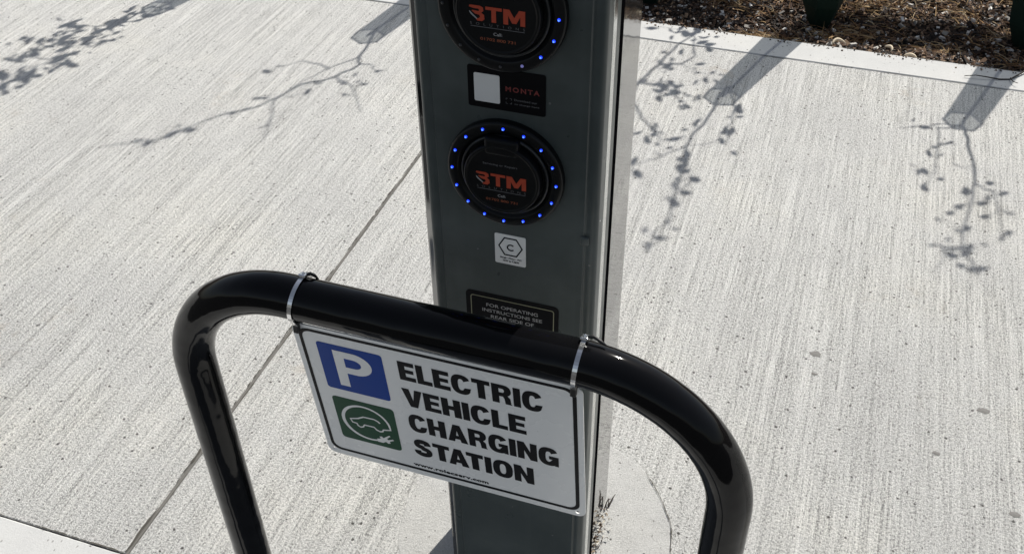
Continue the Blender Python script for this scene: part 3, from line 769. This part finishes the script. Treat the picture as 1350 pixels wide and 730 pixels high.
def sapling(base, top, branches, leaves, lab, lsz, leafn, r0=.006, h0=ZT, spread=.012, rise=.8):
    s = thing('sapling', lab, 'sapling', base, 'saplings growing out of the tree guards')
    bm = bmesh.new()
    main = lift(branches[0], h0, rise)
    trunk = [Vector(base), Vector(base).lerp(Vector(top), .5) + Vector((.006, .004, 0)), Vector(top)]
    if h0 > ZT + .1: trunk.append(Vector(top).lerp(main[0], .5) + Vector((-.03, .0, .06)))
    allp = trunk + main
    w = wob(allp, .003); tube_bm(bm, w, [r0*(1-.7*i/len(w)) for i in range(len(w))], 6)
    anchors = list(main)
    for b in branches[1:]:
        # start at the nearest point of what is already there
        g0 = Vector(b[0]); best = min(anchors, key=lambda a: (Vector((a.x-a.z*SX, a.y-a.z*SY))-g0).length)
        pl = lift(b, best.z, rise); pl[0] = best.copy() if (Vector((best.x-best.z*SX, best.y-best.z*SY))-g0).length < .05 else pl[0]
        w = wob(pl, .003); tube_bm(bm, w, [r0*.5*(1-.7*i/len(w)) for i in range(len(w))], 5); anchors += pl
        if (pl[0]-best).length > 1e-4: tube_bm(bm, [best, pl[0]], r0*.45, 5)
    from_bm('stem', bm, M['bark'], s, True)
    bm = bmesh.new()
    for g_ in leaves:
        gv = Vector(g_); best = min(anchors, key=lambda a: (Vector((a.x-a.z*SX, a.y-a.z*SY))-gv).length)
        h = best.z + random.uniform(-.02, .02); c = Vector((g_[0]+h*SX, g_[1]+h*SY, h))
        if (c-best).length > .02: tube_bm(bm, [best, best.lerp(c, .6)+Vector((0,0,.006)), c], .0011, 4)
        for _ in range(leafn):
            R_ = Matrix.Rotation(random.uniform(0, 2*PI), 3, 'Z') @ Matrix.Rotation(random.uniform(-.7, .7), 3, 'Y') @ Matrix.Rotation(random.uniform(-.9, .9), 3, 'X')
            L = lsz*random.uniform(.6, 1.25)
            leaf(bm, c + Vector([random.gauss(0, spread) for _ in range(3)]), L, L*random.uniform(.42, .62), R_)
    f = from_bm('foliage', bm, M['leaf'], s)
    return s
# each stem is listed by where the light carries it to on the paving
mid_b = [[(.032,1.847),(.009,1.762),(.008,1.682),(-.009,1.578),(-.023,1.495),(-.010,1.405),(-.007,1.317),(-.004,1.233),(.003,1.154),(-.026,1.083)],
         [(-.023,1.495),(-.079,1.424),(-.140,1.346)], [(.066,1.835),(.073,1.728),(.065,1.621),(.041,1.525),(-.020,1.497)], [(.069,1.623),(.079,1.537)]]
mid_l = [(-.017,1.616),(.074,1.69),(.091,1.708),(.061,1.584),(.08,1.59),(.077,1.536),(-.021,1.411),(-.002,1.389),(.013,1.359),(-.004,1.301),(.014,1.281),(-.016,1.246),(.004,1.219),(.004,1.131),(-.021,1.1),(-.023,1.069),(-.002,1.43),(.0,1.34),(-.13,1.346)]
R_b = [[(.676,1.814),(.685,1.719),(.698,1.63),(.702,1.542),(.693,1.455),(.676,1.338),(.668,1.26),(.696,1.197),(.708,1.166)],
       [(.660,1.825),(.612,1.793),(.61,1.695),(.599,1.562),(.583,1.496)], [(.640,1.820),(.623,1.817),(.565,1.789),(.508,1.761)], [(.702,1.542),(.737,1.519),(.757,1.443),(.759,1.334)], [(.676,1.292),(.631,1.233),(.612,1.142)]]
R_l = [(.555,1.796),(.599,1.8),(.638,1.719),(.583,1.671),(.611,1.63),(.572,1.571),(.594,1.579),(.631,1.563),(.671,1.607),(.587,1.497),(.759,1.535),(.781,1.53),(.72,1.531),(.676,1.483),(.715,1.47),(.65,1.409),(.625,1.365),(.727,1.393),(.787,1.452),(.759,1.334),(.668,1.327),(.692,1.285),(.643,1.259),(.672,1.243),(.635,1.235),(.692,1.217),(.704,1.171),(.688,1.187)]
L_b = [[(-1.096,1.861),(-1.067,1.693),(-1.05,1.646),(-1.079,1.556),(-1.156,1.483),(-1.191,1.396),(-1.216,1.332),(-1.296,1.262),(-1.344,1.177),(-1.395,1.101),(-1.442,1.066),(-1.514,1.014)],
       [(-1.072,1.692),(-1.123,1.603),(-1.164,1.5),(-1.195,1.385)], [(-1.05,1.657),(-1.001,1.652),(-.984,1.616)], [(-1.062,1.562),(-.99,1.497),(-.919,1.389)], [(-1.199,1.384),(-1.157,1.297),(-1.109,1.158)], [(-1.119,1.615),(-1.224,1.613),(-1.284,1.547)]]
L_l = [(-1.016,1.488),(-.996,1.543),(-.991,1.63),(-1.03,1.582),(-1.053,1.535),(-1.156,1.425),(-1.143,1.458),(-1.107,1.508),(-1.271,1.288),(-1.348,1.167),(-1.377,1.149),(-1.395,1.101),(-1.432,1.081),(-1.239,1.409),(-1.14,1.25),(-1.284,1.547)]
LL_b = [[(-1.889,1.808),(-1.898,1.731),(-1.913,1.666),(-1.944,1.575),(-1.966,1.478),(-1.96,1.394),(-1.992,1.332),(-2.023,1.271)], [(-1.913,1.666),(-1.980,1.62),(-2.044,1.614)], [(-1.966,1.478),(-2.058,1.49),(-2.12,1.49)], [(-1.96,1.394),(-2.054,1.39),(-2.09,1.36)]]
LL_l = [(-1.849,1.766),(-1.898,1.731),(-1.942,1.742),(-1.906,1.657),(-1.876,1.596),(-1.922,1.628),(-1.953,1.654),(-1.9,1.682),(-1.958,1.629),(-1.93,1.557),(-1.922,1.514),(-1.89,1.502),(-2.044,1.614),(-2.076,1.616),(-2.047,1.578),(-2.013,1.588),(-1.969,1.545),(-1.984,1.517),(-2.06,1.539),(-2.058,1.506),(-2.008,1.487),(-2.056,1.473),(-2.114,1.5),(-2.14,1.458),(-2.076,1.422),(-2.076,1.379),(-1.996,1.426),(-1.955,1.417),(-1.92,1.417),(-1.934,1.36),(-1.913,1.377),(-2.054,1.44),(-2.081,1.356),(-2.009,1.296),(-2.026,1.26),(-1.988,1.242),(-1.969,1.288),(-2.002,1.218),(-2.033,1.248),(-1.963,1.191)]
H_b = [[(-.26,1.62),(-.222,1.70),(-.22,1.791),(-.188,1.92),(-.159,2.055),(-.115,2.161)], [(-.188,1.92),(-.125,1.94),(-.095,1.998),(-.12,2.12)], [(-.222,1.70),(-.17,1.60),(-.10,1.52)], [(-.22,1.791),(-.15,1.79),(-.08,1.72)]]
H_l = [(-.252,2.159),(-.176,2.142),(-.14,2.14),(-.11,2.044),(-.166,1.927),(-.178,1.875),(-.081,1.893),(-.037,1.895),(-.182,1.792),(-.133,1.773),(-.096,1.751),(-.058,1.719),(-.076,1.702),(-.14,1.516),(-.111,1.526),(-.078,1.516),(-.092,1.483),(-.14,1.79),(-.10,1.77),(-.15,1.81),(-.10,2.10)]
sapling((.239,2.507,ZB), (.203,2.421,ZT), mid_b, mid_l, 'sapling with two thin stems in the guard right of the pillar', .036, 2)
sapling((.880,2.530,ZB), (.851,2.486,ZT), R_b, R_l, 'small leaved sapling in the guard nearest the right edge', .030, 2)
sapling((-1.00,2.480,ZB), (-.922,2.464,ZT), L_b, L_l, 'long whippy sapling with few leaves in the guard left of the pillar', .030, 2)
sapling((-1.68,2.500,ZB), (-1.681,2.440,ZT), LL_b, LL_l, 'densely leaved sapling at the upper left', .044, 4, spread=.014)
sapling((-.340,2.500,ZB), (-.360,2.440,ZT), H_b, H_l, 'tall loose sapling in the guard behind the pillar', .034, 4, .010, 1.30, .026, -.9)

# unseen leafy shrubs and low timber rail, added to shade the mulch
def shade_shrub(cx, cy, cz, rx, rz, n, lab):
    s = thing('shade_shrub', lab, 'shade_shrub', (cx, cy, -.06), 'unseen shrubs added to shade the mulch')
    bm = bmesh.new(); bl_ = bmesh.new()
    for k in range(14):
        a = random.uniform(0, 2*PI); e = Vector((cx+rx*.8*math.cos(a)*random.random(), cy+rx*.8*math.sin(a)*random.random(), cz+rz*random.uniform(-.4, .9)))
        b0 = Vector((cx, cy, -.06)); tube_bm(bm, [b0, b0.lerp(e, .5)+Vector((random.gauss(0,.02), random.gauss(0,.02), .04)), e], [.006, .004, .0015], 5)
        for _ in range(n//14):
            c = e + Vector((random.gauss(0, rx*.35), random.gauss(0, rx*.35), random.gauss(0, rz*.35)))
            leaf(bl_, c, random.uniform(.025, .05), random.uniform(.014, .024), rnd_rot() @ Matrix.Rotation(random.uniform(-1, 1), 3, 'Y'))
    from_bm('stem', bm, M['bark'], s, True); from_bm('foliage', bl_, M['leaf'], s)
shade_shrub(.02, 3.02, .55, .22, .22, 900, 'bushy green plant behind the pillar, added out of view to shade the mulch')
shade_shrub(-.42, 3.10, .60, .25, .25, 800, 'bushy green plant further left, added out of view to shade the mulch')
fen = thing('shade_rail', 'low timber rail on square posts, added out of view to shade the mulch', 'shade rail', (1.6, 3.03, -.08))
box('rail', (.32, 6.0, 3.02, 3.06, .43, .64), M['timber'], fen, .004)
for x in (2.2, 4.0, 5.8): box('post', (x-.05, x+.05, 3.061, 3.16, -.10, .66), M['timber'], fen, .004)

# ------------------------------------------------------------------ light
SD = Vector((SX, SY, 1)).normalized(); el = math.asin(SD.z); az = math.atan2(SD.x, SD.y)
w = bpy.data.worlds.new('World'); S.world = w; w.use_nodes = True
t = w.node_tree; bg = t.nodes['Background']; sk = t.nodes.new('ShaderNodeTexSky'); sk.sky_type = 'NISHITA'
sk.sun_disc = False; sk.sun_elevation = el; sk.sun_rotation = az
hs = t.nodes.new('ShaderNodeHueSaturation'); hs.inputs['Saturation'].default_value = .55
t.links.new(sk.outputs[0], hs.inputs['Color']); t.links.new(hs.outputs[0], bg.inputs[0]); bg.inputs[1].default_value = .07
L = bpy.data.lights.new('sun', 'SUN'); L.energy = 4.2; L.angle = math.radians(.53); L.color = (1, .965, .90)
lo = bpy.data.objects.new('sun', L); C.objects.link(lo); lo.rotation_euler = (-SD).to_track_quat('-Z', 'Y').to_euler()
lo.location = SD*20

# ------------------------------------------------------------------ camera
cam = bpy.data.cameras.new('camera'); co = bpy.data.objects.new('camera', cam); C.objects.link(co)
Rc = Matrix(((0.9472801879231266, -0.1957061685615264, 0.25369142901425196), (0.32015847069878867, 0.6092974877241142, -0.7254344388660465), (-0.01260155578246934, 0.7684111315175297, 0.6398324263053655)))
co.matrix_world = Matrix.Translation((0.30012154, -0.84510229, 1.48527195)) @ Rc.to_4x4()
cam.sensor_width = 36; cam.lens = 1354.06/1350*36; cam.clip_start = .02; cam.clip_end = 2000
S.camera = co
S.view_settings.view_transform = 'Standard'; S.view_settings.look = 'None'; S.view_settings.gamma = 1; S.view_settings.exposure = .52
S.view_settings.use_curve_mapping = False
